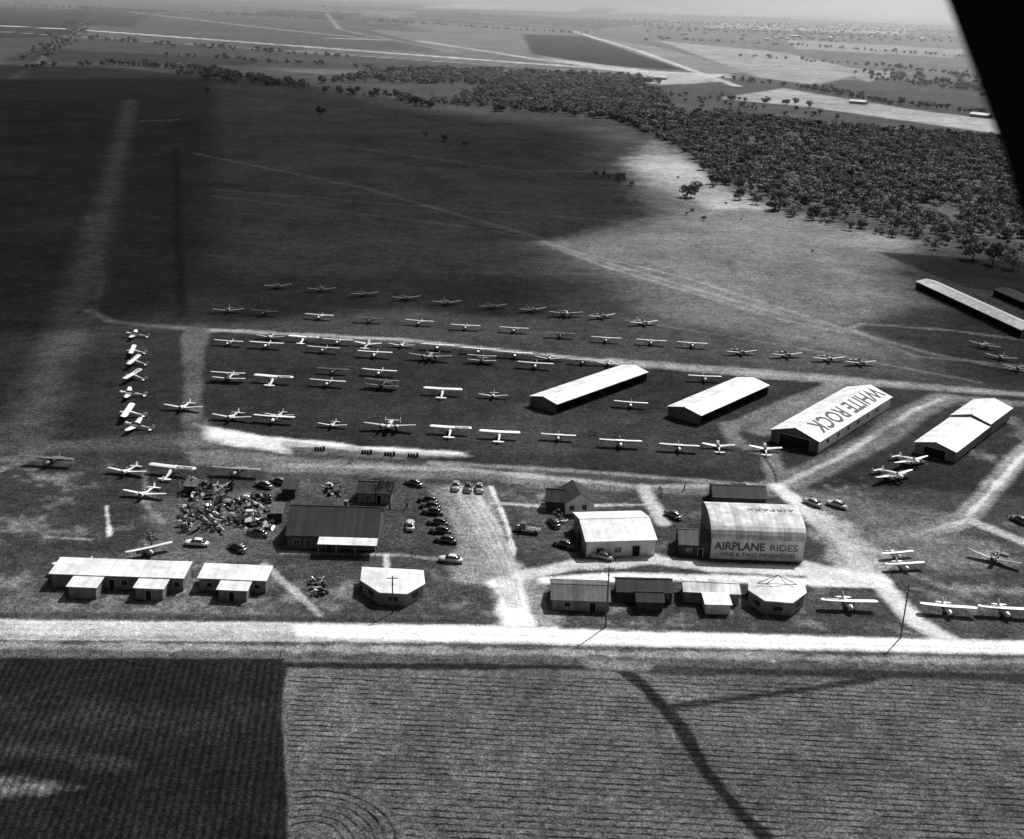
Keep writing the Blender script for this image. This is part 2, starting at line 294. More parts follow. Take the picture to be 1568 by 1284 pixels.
# ------------------------------------------------------------ buildings
def building(name,o,e,depth,hw,hr,kind='gable',wall='wallg',roof='roofw',ov=.35,openfront=False,ops=(),gable_wall=None):
    O=G(*o); E=G(*e); d=E-O; Lx=d.length; rz=math.atan2(d.y,d.x); D=depth
    par=bpy.data.objects.new(name,None); par.location=(O.x,O.y,0); par.rotation_euler=(0,0,rz); sc.collection.objects.link(par)
    if kind=='gable': prof=[(-ov,hw-ov*(hr-hw)/(D/2)),(D/2,hr),(D+ov,hw-ov*(hr-hw)/(D/2))]
    elif kind=='mono': prof=[(-ov,hw),(D+ov,hr)]
    elif kind=='arch':
        prof=[(D/2-(D/2+ov)*math.cos(math.pi*i/14),hw+(hr-hw)*math.sin(math.pi*i/14)**.85) for i in range(15)]
    elif kind=='gabley': prof=None
    mb=MB(); t=.14
    if prof:
        Vt=[];n=len(prof)
        for x in(-ov,Lx+ov):
            for y,z in prof: Vt.append((x,y,z+t))
            for y,z in prof: Vt.append((x,y,z))
        F=[]
        for i in range(n-1):
            F+=[(i,i+1,2*n+i+1,2*n+i),(n+i+1,n+i,3*n+i,3*n+i+1),(i,n+i,n+i+1,i+1),(2*n+i,2*n+i+1,3*n+i+1,3*n+i)]
        F+=[(0,2*n,3*n,n),(n-1,2*n-1,4*n-1,3*n-1)]
        mb.add(Vt,F,roof)
        if kind=='gable': mb.box((Lx/2,D/2,hr+t+.02),(Lx+2*ov,.35,.06),roof)
    else:
        Vt=[];pr=[(-ov,hw-.1),(Lx/2,hr),(Lx+ov,hw-.1)];n=3
        for y in(-ov,D+ov):
            for x,z in pr: Vt.append((x,y,z+t))
            for x,z in pr: Vt.append((x,y,z))
        F=[]
        for i in range(2): F+=[(i,i+1,7+i,6+i),(n+i+1,n+i,9+i,10+i),(i,n+i,n+i+1,i+1),(6+i,7+i,10+i,9+i)]
        F+=[(0,6,9,3),(2,5,11,8)]; mb.add(Vt,F,roof)
    obj('roof',mb.mesh('roof'),parent=par)
    mb=MB(); gw=gable_wall or wall
    def zy(y):
        if kind=='gabley': return hw
        for (a,za),(b_,zb) in zip(prof,prof[1:]):
            if a<=y<=b_+1e-6: return za+(zb-za)*(y-a)/(b_-a)
        return hw
    ys=[0]+[p[0] for p in (prof or []) if 0.05<p[0]<D-.05]+[D]
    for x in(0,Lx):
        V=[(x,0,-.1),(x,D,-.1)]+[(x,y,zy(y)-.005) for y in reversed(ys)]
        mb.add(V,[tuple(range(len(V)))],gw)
    for y in(0,D):
        if openfront and y==0: continue
        if kind=='gabley': mb.add([(0,y,-.1),(Lx,y,-.1),(Lx,y,hw),(Lx/2,y,hr-.005),(0,y,hw)],[(0,1,2,3,4)],wall)
        else: mb.add([(0,y,-.1),(Lx,y,-.1),(Lx,y,zy(y)-.005),(0,y,zy(y)-.005)],[(0,1,2,3)],wall)
    if openfront:
        k=max(3,int(Lx/7)); 
        for i in range(k+1):
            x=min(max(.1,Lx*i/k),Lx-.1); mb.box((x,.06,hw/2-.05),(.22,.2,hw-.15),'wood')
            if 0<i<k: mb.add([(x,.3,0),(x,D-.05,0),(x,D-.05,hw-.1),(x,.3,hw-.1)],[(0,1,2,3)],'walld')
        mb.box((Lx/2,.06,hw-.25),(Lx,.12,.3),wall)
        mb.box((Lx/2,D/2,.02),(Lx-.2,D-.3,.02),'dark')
    obj('walls',mb.mesh('walls',recalc=False),parent=par)
    for i,(f,p,z0,w,h,mt) in enumerate(ops):
        mb=MB()
        if f in('front','back'):
            y=-.03 if f=='front' else D+.03; sg=-1 if f=='front' else 1
            mb.box((p,y,z0+h/2),(w,.06,h),mt)
            for q,(ww,hh) in (((p,z0+h+.06),(w+.3,.12)),((p-w/2-.06,z0+h/2),(.12,h)),((p+w/2+.06,z0+h/2),(.12,h))): mb.box((q[0],y+sg*.03,q[1]),(ww,.1,hh),'trim')
            if mt=='glass': mb.box((p,y+sg*.05,z0+h/2),(.06,.04,h),'trim')
        else:
            x=-.03 if f=='left' else Lx+.03; sg=-1 if f=='left' else 1
            mb.box((x,p,z0+h/2),(.06,w,h),mt)
            for q,(ww,hh) in (((p,z0+h+.06),(w+.3,.12)),((p-w/2-.06,z0+h/2),(.12,h)),((p+w/2+.06,z0+h/2),(.12,h))): mb.box((x+sg*.03,q[0],q[1]),(.1,ww,hh),'trim')
        obj('window' if mt=='glass' else 'door',mb.mesh('opening'),parent=par)
    return par,Lx,zy
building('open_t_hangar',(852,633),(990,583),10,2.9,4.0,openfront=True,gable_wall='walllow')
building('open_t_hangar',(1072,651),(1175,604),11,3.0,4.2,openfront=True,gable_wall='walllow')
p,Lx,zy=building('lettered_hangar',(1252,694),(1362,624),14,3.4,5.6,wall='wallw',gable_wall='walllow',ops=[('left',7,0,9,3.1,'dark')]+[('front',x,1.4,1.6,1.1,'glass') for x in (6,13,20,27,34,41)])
V,F=text_geo('WHITE ROCK',6.2,.16); w=max(v[0] for v in V)
mb=MB(); k=(Lx-6)/w; mb.add([(Lx-1-v[0]*k,6.3-v[1]*1.15,zy(max(0,6.3-v[1]*1.15))+.17) for v in V],F,'letter'); obj('lettering',mb.mesh('lettering',recalc=False),parent=p)
building('storage_hangar',(1461,708),(1512,668),11,3.0,4.4,ops=[('left',5.5,0,6,2.6,'dark')])
building('storage_hangar',(1513,667),(1546,642),11,3.6,5.2)
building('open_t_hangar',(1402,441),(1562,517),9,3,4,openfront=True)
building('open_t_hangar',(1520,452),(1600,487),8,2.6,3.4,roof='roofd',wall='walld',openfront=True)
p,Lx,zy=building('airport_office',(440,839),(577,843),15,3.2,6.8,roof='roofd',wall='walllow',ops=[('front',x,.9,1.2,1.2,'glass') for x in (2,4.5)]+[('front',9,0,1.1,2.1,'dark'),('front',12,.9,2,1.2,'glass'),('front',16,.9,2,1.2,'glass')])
mb=MB(); mb.add([(7,-3.4,2.7),(Lx+.3,-3.4,2.7),(Lx+.3,-.05,3.05),(7,-.05,3.05),(7,-3.4,2.82),(Lx+.3,-3.4,2.82),(Lx+.3,-.05,3.17),(7,-.05,3.17)],[(3,2,1,0),(4,5,6,7),(0,1,5,4),(1,2,6,5),(2,3,7,6),(3,0,4,7)],'roofw')
for x in(7.2,11,15,Lx): mb.tube((x,-3.2,0),(x,-3.2,2.7),.07,mat='trim')
obj('porch_canopy',mb.mesh('porch'),parent=p)
mb=MB(); mb.box((Lx*.6,9,6.9),(.9,.9,1.6),'wallg'); obj('chimney',mb.mesh('chimney'),parent=p)
building('garden_house',(548,769),(598,771),6,2.6,4.2,roof='roofd',wall='wallg',ops=[('front',2.5,.9,1.1,1,'glass'),('front',5,0,1,2,'dark')])
building('garden_house_porch',(555,758),(575,759),4,2.6,3.4,roof='roofg',wall='walld')
building('small_shed',(432,762),(452,763),4,2.3,3,roof='roofd',wall='walld',kind='mono')
building('small_shed',(283,757),(300,758),3,2.2,2.7,roof='roofg',wall='walld',kind='mono')
building('small_shed',(416,800),(432,800),4,2.3,3,roof='roofg',wall='walld',kind='mono')
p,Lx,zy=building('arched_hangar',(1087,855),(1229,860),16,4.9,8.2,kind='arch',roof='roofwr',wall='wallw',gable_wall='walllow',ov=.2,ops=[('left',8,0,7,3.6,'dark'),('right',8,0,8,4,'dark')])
mb=MB()
V,F=text_geo('AIRPLANE',2.35,.08); w=max(v[0] for v in V); mb.add([(.7+v[0]*11/w,-.05,2.3+v[1]*1.1) for v in V],F,'letterg')
V,F=text_geo('RIDES',2.1,.02); w=max(v[0] for v in V); mb.add([(12.6+v[0]*(Lx-14)/w,-.05,2.4+v[1]*1.0) for v in V],F,'letterg')
V,F=text_geo('ONE & TWO PASSENGERS',1.3,.02); w=max(v[0] for v in V); mb.add([(2.2+v[0]*(Lx-4)/w,-.05,.8+v[1]) for v in V],F,'letterg')
V,F=text_geo('AIRPARK',2.0,.04); w=max(v[0] for v in V); mb.add([(Lx-1-v[0]*11/w,9.0-v[1]*1.0,zy(9.0-v[1]*1.0)+.19) for v in V],F,'letterg')
obj('lettering',mb.mesh('lettering',recalc=False),parent=p)
building('hangar_annex',(1040,851),(1086,853),8,2.9,4.6,roof='roofg',wall='walld',ops=[('front',2,.9,1,1,'glass'),('front',4.5,0,1,2,'dark')])
building('long_shed',(1092,777),(1172,780),8,2.8,4.2,roof='roofd',wall='walld')
building('small_shed',(1122,765),(1140,766),4,2.6,3.4,roof='roofg',wall='wallg')
building('white_hangar',(897,853),(1002,850),15,3.8,5.6,wall='wallw',gable_wall='wallg',ops=[('front',3,1,1.4,1.1,'glass'),('front',7,1,1.4,1.1,'glass'),('front',11,0,1.6,2.4,'dark'),('left',7,0,5,3,'dark')])
building('farm_house',(865,787),(909,785),8,2.8,5.0,kind='gabley',roof='roofd',wall='wallw',ops=[('front',1.6,.9,1,1.2,'glass'),('front',4.6,.9,1,1.2,'glass')])
building('farm_house_wing',(836,782),(862,784),6,2.6,4.4,roof='roofd',wall='walld')
def multi(name,parts):
    root=None
    for q in parts:
        p,_,_=building(name if root is None else 'bay',*q[:5],**q[5])
        if root is None: root=p
        else:
            mw=Matrix.Translation(p.location)@Matrix.Rotation(p.rotation_euler.z,4,'Z')
            rw=Matrix.Translation(root.location)@Matrix.Rotation(root.rotation_euler.z,4,'Z')
            p.parent=root; p.matrix_local=rw.inverted()@mw
w_=dict(kind='mono',roof='roofw',wall='wallg')
multi('roadside_shed',[((80,898),(281,905),6.0,2.9,3.3,dict(w_,ops=[('front',9.5,1,1.2,1,'dark'),('front',12,0,1.1,2.1,'dark'),('front',14.5,1,1.2,1,'dark'),('front',25,1,1.2,1,'dark')])),((106,915),(148,917),5.0,2.5,2.75,dict(w_)),((208,917),(250,919),5.0,2.5,2.75,dict(w_,ops=[('front',2.6,0,1.1,2,'dark')]))])
multi('roadside_shed',[((306,904),(407,908),5.5,2.8,3.1,dict(w_,ops=[('front',2,1,1.1,.9,'dark'),('front',11.5,1,1.1,.9,'dark')])),((335,919),(378,921),4,2.4,2.65,dict(w_,ops=[('front',2.6,0,1.1,2,'dark')]))])
building('plank_shed',(845,934),(932,937),8.5,2.4,3.6,roof='roofg',wall='wallg',ops=[('front',3,1,1.2,.9,'dark'),('front',8,0,1.2,2,'dark')])
dk=dict(roof='roofd',wall='walld')
multi('dark_cottage',[((945,922),(1028,924),6,2.5,3.8,dict(dk,ops=[('front',9.5,1,1.1,.9,'glass')])),((975,936),(1014,937),4,2.3,3.3,dict(dk))])
multi('small_cottage',[((1047,922),(1130,926),5.5,2.5,3.3,dict(roof='roofwr',wall='wallg')),((1080,940),(1117,941),4,2.2,2.5,dict(kind='mono',roof='roofw',wall='wallw'))])
def polyb(name,pts,h,wall,roof,hr):
    P=[G(*q) for q in pts]; c=sum(P,Vector())/len(P)
    par=bpy.data.objects.new(name,None); par.location=c; sc.collection.objects.link(par)
    L_=[p-c for p in P]; n=len(L_)
    mb=MB(); mb.add([(p.x,p.y,-.1) for p in L_]+[(p.x,p.y,h-.01) for p in L_],[(i,(i+1)%n,n+(i+1)%n,n+i) for i in range(n)],wall); obj('walls',mb.mesh('walls'),parent=par)
    mb=MB(); s=1.06; V=[(p.x*s,p.y*s,h) for p in L_]+[(p.x*s,p.y*s,h+.2) for p in L_]+[(p.x*.3,p.y*.3+.5,hr) for p in L_]
    mb.add(V,[tuple(reversed(range(n))),tuple(range(2*n,3*n))]+[(i,(i+1)%n,n+(i+1)%n,n+i) for i in range(n)]+[(n+i,n+(i+1)%n,2*n+(i+1)%n,2*n+i) for i in range(n)],roof); obj('roof',mb.mesh('roof'),parent=par)
    mb=MB()
    for i in range(n):
        a,b_=L_[i],L_[(i+1)%n]; mid=(a+b_)/2; dr=(b_-a).normalized(); nn=Vector((dr.y,-dr.x,0))
        if (b_-a).length<3: continue
        q=mid+nn*.05; V=[q-dr*.9,q+dr*.9]; mb.add([(V[0].x,V[0].y,1),(V[1].x,V[1].y,1),(V[1].x,V[1].y,1.9),(V[0].x,V[0].y,1.9)],[(0,1,2,3)],'glass')
    obj('windows',mb.mesh('windows',recalc=False),parent=par); return par
polyb('polygonal_stand',[(555,908),(582,926),(622,928),(648,913),(646,893),(557,888)],2.7,'wallg','roofw',3.3)
pp=polyb('polygonal_stand',[(1146,924),(1170,940),(1210,943),(1230,928),(1226,908),(1146,905)],2.9,'wallg','roofw',4.0)
mb=MB()
for a,b_ in (((-4,1,4),(0,1,6)),((0,1,6),(4,1,4)),((-4,1,4),(4,1,4)),((-2,1,4),(0,1,6)),((2,1,4),(0,1,6))): mb.tube(a,b_,.07,mat='wood')
obj('roof_sign_frame',mb.mesh('frame'),parent=pp)
for a,b_,d in [((1484,178),(1512,181),10),((960,123),(990,124),8),((1300,158),(1325,160),9),((1000,121),(1020,122),8)]: building('farm_building',a,b_,d,3,5)
mb=MB()
for i in range(150):
    u=random.gauss(1230,120); v=random.uniform(34,62)
    g=G(u,v); a=random.uniform(7,16); mb.box((g.x,g.y,2.5),(a,a*.7,5),random.choice(['wallg','wallw','walld'])); mb.box((g.x,g.y,5.8),(a*1.05,a*.8,1.6),random.choice(['roofw','roofg','roofd','roofg']),None,.5)
obj('distant_town',mb.mesh('town',recalc=False))
# ------------------------------------------------------------ poles, fences, scrap
def pole(u,v,h):
    mb=MB(); mb.tube((0,0,-.2),(0,0,h),.17,.11,8); mb.box((0,0,h-.5),(2.2,.12,.14),'wood')
    for x in(-1,-.5,.5,1): mb.tube((x,0,h-.43),(x,0,h-.22),.06,.04,6,'trim')
    mb.tube((0,.1,h-2),(0,.5,h-1.9),.2,.2,8,'scrap'); g=G(u,v); obj('utility_pole',mb.mesh('utility_pole'),g,.1)
pole(601,938,8.0); pole(927,960,13); pole(1379,976,11.5); pole(575,772,7)
def fence(pts,sp,h,name='wire_fence'):
    mb=MB(); P=[G(*p) for p in pts]
    for a,b_ in zip(P,P[1:]):
        n=max(1,int((b_-a).length/sp)); 
        for i in range(n+1):
            q=a.lerp(b_,i/n); mb.tube((q.x,q.y,-.1),(q.x+rr(.04),q.y,h+rr(.12)),.045,mat='wood',n=5)
        for z in(.4,.8,h-.08): mb.tube((a.x,a.y,z),(b_.x,b_.y,z),.01,mat='scrap',n=4)
    obj(name,mb.mesh(name,recalc=False))
fence([(-60,1003),(430,1005),(980,1014),(1640,1026)],5.5,1.2)
fence([(-30,943),(80,944),(430,946),(700,950)],6,1.1)
fence([(755,742),(768,790),(786,845)],3,1.0); fence([(560,735),(700,738)],3,1.0); fence([(757,740),(860,743),(985,752)],3.5,1.0)
fence([(276,740),(276,822),(430,826)],3,1.2)
def junk(name,poly,n,sc_=1.0,hgt=.7):
    mb=MB(); us=[p[0] for p in poly]; vs=[p[1] for p in poly]
    c=G(sum(us)/len(us),sum(vs)/len(vs))
    cl=[(random.uniform(min(us),max(us)),random.uniform(min(vs),max(vs))) for _ in range(max(2,n//12))]
    for i in range(n):
        cu,cv=random.choice(cl); du,dv=random.gauss(0,7),random.gauss(0,4)
        u=min(max(cu+du,min(us)),max(us)); v=min(max(cv+dv,min(vs)),max(vs)); g=G(u,v)-c
        zt=hgt*math.exp(-((du/8)**2+(dv/5)**2))*2.2
        T=Matrix.Translation((g.x,g.y,random.uniform(.1,.5+zt)))@Matrix.Rotation(random.uniform(0,6.3),4,'Z')@Matrix.Rotation(rr(.7),4,'X')@Matrix.Rotation(rr(.6),4,'Y')
        mt=random.choice(['scrap','scrap','scrapd','scrapd','scrapd','wood','chrome','trim']); k=random.random()
        if k<.4: mb.box((0,0,0),(random.uniform(.5,2.2)*sc_,random.uniform(.3,1.2)*sc_,random.uniform(.1,1.2)),mt,T,random.uniform(.7,1))
        elif k<.65: a=T@Vector((0,0,0)); b_=T@Vector((random.uniform(1,4)*sc_,0,.6)); mb.tube(a,b_,random.uniform(.05,.45),random.uniform(.03,.3),8,mt)
        elif k<.82: a=T@Vector((0,0,0)); b_=T@Vector((.0,.25,0.1)); mb.tube(a,b_,.45,.45,9,'rubber')
        else: mb.wing(random.uniform(2,4.5)*sc_,.6,1.1,.9,0,.1,mt,T=T)
    obj(name,mb.mesh(name),c)
junk('scrap_heap',[(283,747),(338,814)],230,.85,1.0); junk('scrap_heap',[(350,765),(425,822)],130,.8,1.0); junk('scrap_heap',[(290,736),(355,750)],45,.8,.7)
junk('lumber_pile',[(468,893),(498,916)],40,.6); junk('equipment_pile',[(500,748),(545,760)],22,.6); junk('equipment_pile',[(1095,757),(1165,768)],20,.8); junk('equipment_pile',[(850,785),(860,812)],16,.6)
junk('equipment_pile',[(838,758),(862,770)],14,.6)
def drumset(u,v):
    mb=MB()
    for k in range(3): mb.tube((k*.7,0,0),(k*.7,0,.9),.3,.3,10,'scrapd')
    mb.box((2.2,0,.5),(.6,.6,1.2),'scrapd'); obj('fuel_drums',mb.mesh('fuel_drums'),G(u,v))
for q in [(483,689),(555,694),(590,697),(626,699)]: drumset(*q)
def person():
    V=[(0,0,.95),(0,0,1.2),(0,0,1.45),(0,0,1.55),(0,.02,1.7),(-.1,0,.9),(-.12,.03,.5),(-.12,-.02,.08),(-.12,.14,.04),(.1,0,.9),(.14,.1,.5),(.14,.05,.08),(.14,.2,.04),(-.2,0,1.43),(-.27,.02,1.15),(-.27,.12,.9),(-.27,.16,.8),(.2,0,1.43),(.27,-.02,1.15),(.27,.05,.9),(.27,.08,.8)]
    E=[(0,1),(1,2),(2,3),(3,4),(0,5),(5,6),(6,7),(7,8),(0,9),(9,10),(10,11),(11,12),(2,13),(13,14),(14,15),(15,16),(2,17),(17,18),(18,19),(19,20)]
    R=[.15,.14,.16,.06,.11,.1,.07,.05,.05,.1,.07,.05,.05,.07,.05,.04,.04,.07,.05,.04,.04]
    me=bpy.data.meshes.new('person'); me.from_pydata(V,E,[]); o=bpy.data.objects.new('p',me); sc.collection.objects.link(o)
    o.modifiers.new('s','SKIN'); 
    for i,r in enumerate(R): me.skin_vertices[0].data[i].radius=(r,r)
    me.skin_vertices[0].data[0].use_root=True; mo=o.modifiers.new('u','SUBSURF'); mo.levels=1
    dg=bpy.context.evaluated_depsgraph_get(); r=bpy.data.meshes.new_from_object(o.evaluated_get(dg)); bpy.data.objects.remove(o)
    r.materials.clear(); r.materials.append(M['cloth']); r.materials.append(M['skin'])
    for p in r.polygons: p.material_index=1 if (p.center.z>1.55 or (abs(p.center.x)>.2 and p.center.z<.87 and p.center.z>.7)) else 0; p.use_smooth=True
    return r
PE=person()
for u,v in [(535,709),(539,708),(623,779),(1048,751)]: obj('standing_person',PE,G(u,v),random.uniform(0,6))
# ------------------------------------------------------------ trees
def rball(): 
    while True:
        p=Vector((rr(1),rr(1),rr(1)))
        if p.length<1: return p
def tree_mesh(h,w,nl,q,seed):
    random.seed(seed); mb=MB(); th=h*.3
    mb.tube((0,0,-.2),(0,0,th),.035*h,.022*h,6,'bark')
    lobes=[]
    for i in range(nl):
        a=random.uniform(0,6.28); r=random.uniform(.1,.85)*w/2; z=random.uniform(.38,.88)*h-(r*.25)
        c=Vector((r*math.cos(a),r*math.sin(a),z)); lobes.append((c,random.uniform(.12,.25)*w)); mb.tube((0,0,th*.9),c,.014*h,.004*h,4,'bark')
    V=[];F=[]
    for c,R in lobes:
        for k in range(q):
            d=rball().normalized(); p=c+Vector((d.x,d.y,d.z*.75))*R*random.uniform(.5,1.35)
            s=random.uniform(.03,.065)*w*.9; n=(d+rball()*.9).normalized(); a=n.orthogonal().normalized()*s; b_=n.cross(a)
            o=len(V); V+=[p-a-b_*.7,p+a-b_,p+a*.8+b_,p-a+b_*.9]; F.append((o,o+1,o+2,o+3))
    mb.add(V,F,'leaf'); return mb.mesh('tree',recalc=False)
TM=[tree_mesh(7.0+((i*3)%5)*.7,7.5+((i*37)%5)*.8,10+i%4,32,100+i) for i in range(8)]
random.seed(11)
def inside(px,py,poly):
    n=len(poly); r=np.zeros(px.shape,bool); j=n-1
    for i in range(n):
        xi,yi=poly[i]; xj,yj=poly[j]
        c=((yi>py)!=(yj>py)); r^= c&(px<(xj-xi)*(py-yi)/((yj-yi) if yj!=yi else 1e-9)+xi); j=i
    return r
tab=rng.uniform(0,1,(256,256)).astype(np.float64)
def vn(x,y,s):
    x=x/s;y=y/s; xi=np.floor(x).astype(int);yi=np.floor(y).astype(int);fx=x-xi;fy=y-yi;fx=fx*fx*(3-2*fx);fy=fy*fy*(3-2*fy)
    g=lambda a,b_:tab[a%256,b_%256]
    return (g(xi,yi)*(1-fx)+g(xi+1,yi)*fx)*(1-fy)+(g(xi,yi+1)*(1-fx)+g(xi+1,yi+1)*fx)*fy
def fbm(x,y,s): return (vn(x,y,s)+.5*vn(x+91,y+17,s/2.1)+.25*vn(x+31,y+57,s/4.3)+.125*vn(x+11,y+7,s/8.9))/1.875-.5
def scatter(poly,area,clump=0.0):
    P=GL(poly); mn=P.min(0); mx=P.max(0); n=int((mx-mn).prod()/area); n=min(n,60000)
    X=rng.uniform(mn[0],mx[0],n); Y=rng.uniform(mn[1],mx[1],n); k=inside(X,Y,P)
    if clump>0: k&= (fbm(X,Y,60)+rng.uniform(-.12,.12,n))>(-.5+clump)
    return list(zip(X[k],Y[k]))
def along(pts,step,jit):
    P=GL(pts); out=[]
    for a,b_ in zip(P,P[1:]):
        d=np.linalg.norm(b_-a); n=int(d/step)
        for i in range(n):
            t=(i+rng.uniform())/max(n,1); out.append(tuple(a+(b_-a)*t+rng.normal(0,jit,2)))
    return out
pts=[]
pts+=[(x,y,.74) for x,y in scatter([(1005,208),(1030,185),(1100,172),(1250,190),(1400,203),(1620,218),(1620,365),(1568,368),(1470,360),(1390,345),(1290,325),(1200,308),(1110,282),(1075,250)],31,.33)]
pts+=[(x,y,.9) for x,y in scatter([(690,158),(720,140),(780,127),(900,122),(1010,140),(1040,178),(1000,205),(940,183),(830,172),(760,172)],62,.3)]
pts+=[(x,y,1.0) for x,y in scatter([(520,122),(560,112),(640,107),(760,110),(960,118),(1020,128),(900,136),(760,130),(640,128)],85,.2)]
pts+=[(x,y,.8) for x,y in scatter([(930,180),(1050,170),(1110,178),(1080,240),(1010,215)],110)]
pts+=[(x,y,.8) for x,y in scatter([(1000,140),(1120,150),(1300,185),(1100,172)],600)]
pts+=[(x,y,1.1) for x,y in along([(170,98),(230,102),(290,106),(380,122),(470,133)],4,6)+along([(270,112),(380,128),(470,136)],8,8)+along([(500,140),(600,150),(665,165)],6,7)+along([(-20,108),(180,99)],22,12)+along([(470,128),(540,124)],7,6)+along([(660,160),(700,158)],6,5)]
pts+=[(x,y,1.0) for x,y in along([(1235,135),(1340,155),(1420,165),(1500,175)],7,8)+along([(1100,120),(1180,130),(1330,150)],16,8)+along([(1330,112),(1480,135),(1568,150)],7,25)+along([(1330,120),(1500,140)],7,25)+along([(1100,150),(1240,165)],16,8)]
for ln in [[(480,10),(620,16),(800,28)],[(560,30),(760,44),(900,52)],[(900,16),(1150,28),(1450,42)],[(900,30),(1100,38),(1480,52)],[(1000,44),(1200,50),(1480,66)],[(1050,62),(1250,72),(1480,88)],[(1130,86),(1300,98),(1500,118)],[(340,22),(500,30),(640,36)],[(0,8),(160,14),(420,24)],[(100,58),(300,72),(520,88)],[(130,12),(110,50),(60,90)],[(260,85),(420,96),(600,104)]]:
    pts+=[(x,y,1.1) for x,y in along(ln,13,14)]
pts+=[(x,y,1.1) for x,y in scatter([(900,30),(1500,42),(1500,64),(1250,66),(1000,44)],4000,.42)]
pts+=[(x,y,1.1) for x,y in scatter([(1330,104),(1500,110),(1560,140),(1450,135)],1400,.4)]
pts+=[(x,y,.9) for x,y in along([(1380,355),(1480,385),(1568,400)],9,6)+along([(1075,250),(1110,290),(1200,325),(1300,345),(1400,362)],8,8)]
pts+=[(x,y,.5) for x,y in scatter([(1100,290),(1300,350),(1480,400),(1568,400),(1568,370),(1200,300)],170)]
pts+=[(x,y,.32) for x,y in scatter([(960,230),(1120,290),(1300,350),(1250,390),(1050,330)],900)]
pts+=[(x,y,.6) for x,y in along([(912,272),(940,270),(960,280)],3,3)]
me=bpy.data.meshes.new('woodland_trees'); me.from_pydata([(p[0],p[1],0) for p in pts],[],[])
a=me.attributes.new('scl','FLOAT','POINT'); a.data.foreach_set('value',[float(p[2]*rng.uniform(.5,1.15)) for p in pts])
a=me.attributes.new('rot','FLOAT','POINT'); a.data.foreach_set('value',rng.uniform(0,6.28,len(pts)).astype(np.float32))
wood=obj('woodland_trees',me)
col=bpy.data.collections.new('tree_variants')
for t in TM:
    o=bpy.data.objects.new('tree_variant',t); col.objects.link(o)
ng=bpy.data.node_groups.new('scatter','GeometryNodeTree'); ng.interface.new_socket('Geometry',in_out='INPUT',socket_type='NodeSocketGeometry'); ng.interface.new_socket('Geometry',in_out='OUTPUT',socket_type='NodeSocketGeometry')
N=ng.nodes; L=ng.links; gi=N.new('NodeGroupInput'); go=N.new('NodeGroupOutput'); ip=N.new('GeometryNodeInstanceOnPoints'); ci=N.new('GeometryNodeCollectionInfo')
ci.inputs['Collection'].default_value=col; ci.inputs['Separate Children'].default_value=True; ci.inputs['Reset Children'].default_value=True
ip.inputs['Pick Instance'].default_value=True
na=N.new('GeometryNodeInputNamedAttribute'); na.data_type='FLOAT'; na.inputs[0].default_value='scl'
nb=N.new('GeometryNodeInputNamedAttribute'); nb.data_type='FLOAT'; nb.inputs[0].default_value='rot'
cx=N.new('ShaderNodeCombineXYZ'); L.new(nb.outputs[0],cx.inputs[2])
L.new(gi.outputs[0],ip.inputs['Points']); L.new(ci.outputs[0],ip.inputs['Instance']); L.new(cx.outputs[0],ip.inputs['Rotation']); L.new(na.outputs[0],ip.inputs['Scale']); L.new(ip.outputs[0],go.inputs[0])
mo=wood.modifiers.new('scatter','NODES'); mo.node_group=ng
for u,v,s in [(1058,302,1.2),(490,175,1.0),(653,213,.7),(681,216,.8),(712,222,.6),(318,142,.9),(1215,331,1.1),(1245,336,1.0),(1185,322,1.0),(1490,398,1.3),(1520,405,1.2),(1550,412,1.2),(1300,352,.8),(232,836,.4),(760,170,1)]:
    obj('tree',random.choice(TM),G(u,v),random.uniform(0,6),scale=s)
def bare_tree(seed,h):
    random.seed(seed); mb=MB()
    def br(p,d,l,r,k):
        e=p+d*l; mb.tube(p,e,r,r*.65,5,'bark')
        if k==0: return
        for i in range(3): br(e,(d+rball()*.75+Vector((0,0,.15))).normalized(),l*random.uniform(.6,.8),r*.6,k-1)
    br(Vector((0,0,0)),Vector((0,0,1)),h*.28,.22,5); return mb.mesh('bare_tree',recalc=False)
BT=[bare_tree(3,8),bare_tree(5,7)]
random.seed(21)
for u,v,s in [(597,779,1.1),(585,766,.9),(1012,762,.5)]: obj('bare_tree',random.choice(BT),G(u,v),rr(3),scale=s)
# ------------------------------------------------------------ ground sheet
vv=np.concatenate([np.arange(1300,430,-2.0),np.arange(430,-6,-1.0)])
ph=TH+np.arctan((vv-642)/FP); yn=H/np.tan(ph); yn=yn[(yn>0)&(yn<12000)]
ys=np.concatenate([[-600,-200,0,60,110,135],yn[yn>140],[14000,20000,32000]])
ss=np.concatenate([[-2.5,-1.5,-1.0,-.75,-.6,-.52],np.linspace(-.47,.47,760),[.52,.6,.75,1.0,1.5,2.5]])
YY,SS=np.meshgrid(ys,ss,indexing='ij'); XX=SS*(np.maximum(YY,120)*.942+38.5)
X=XX.ravel();Y=YY.ravel(); nr,nc=YY.shape
n_b=fbm(X,Y,40); n_m=fbm(X+500,Y,9); n_s=fbm(X,Y+300,2.5); n_h=fbm(X,Y,260)
alb=np.full(X.shape,.06); 
def segd(x,y,a,b_):
    d=b_-a; t=np.clip(((x-a[0])*d[0]+(y-a[1])*d[1])/max(d@d,1e-9),0,1); return np.hypot(x-a[0]-t*d[0],y-a[1]-t*d[1])
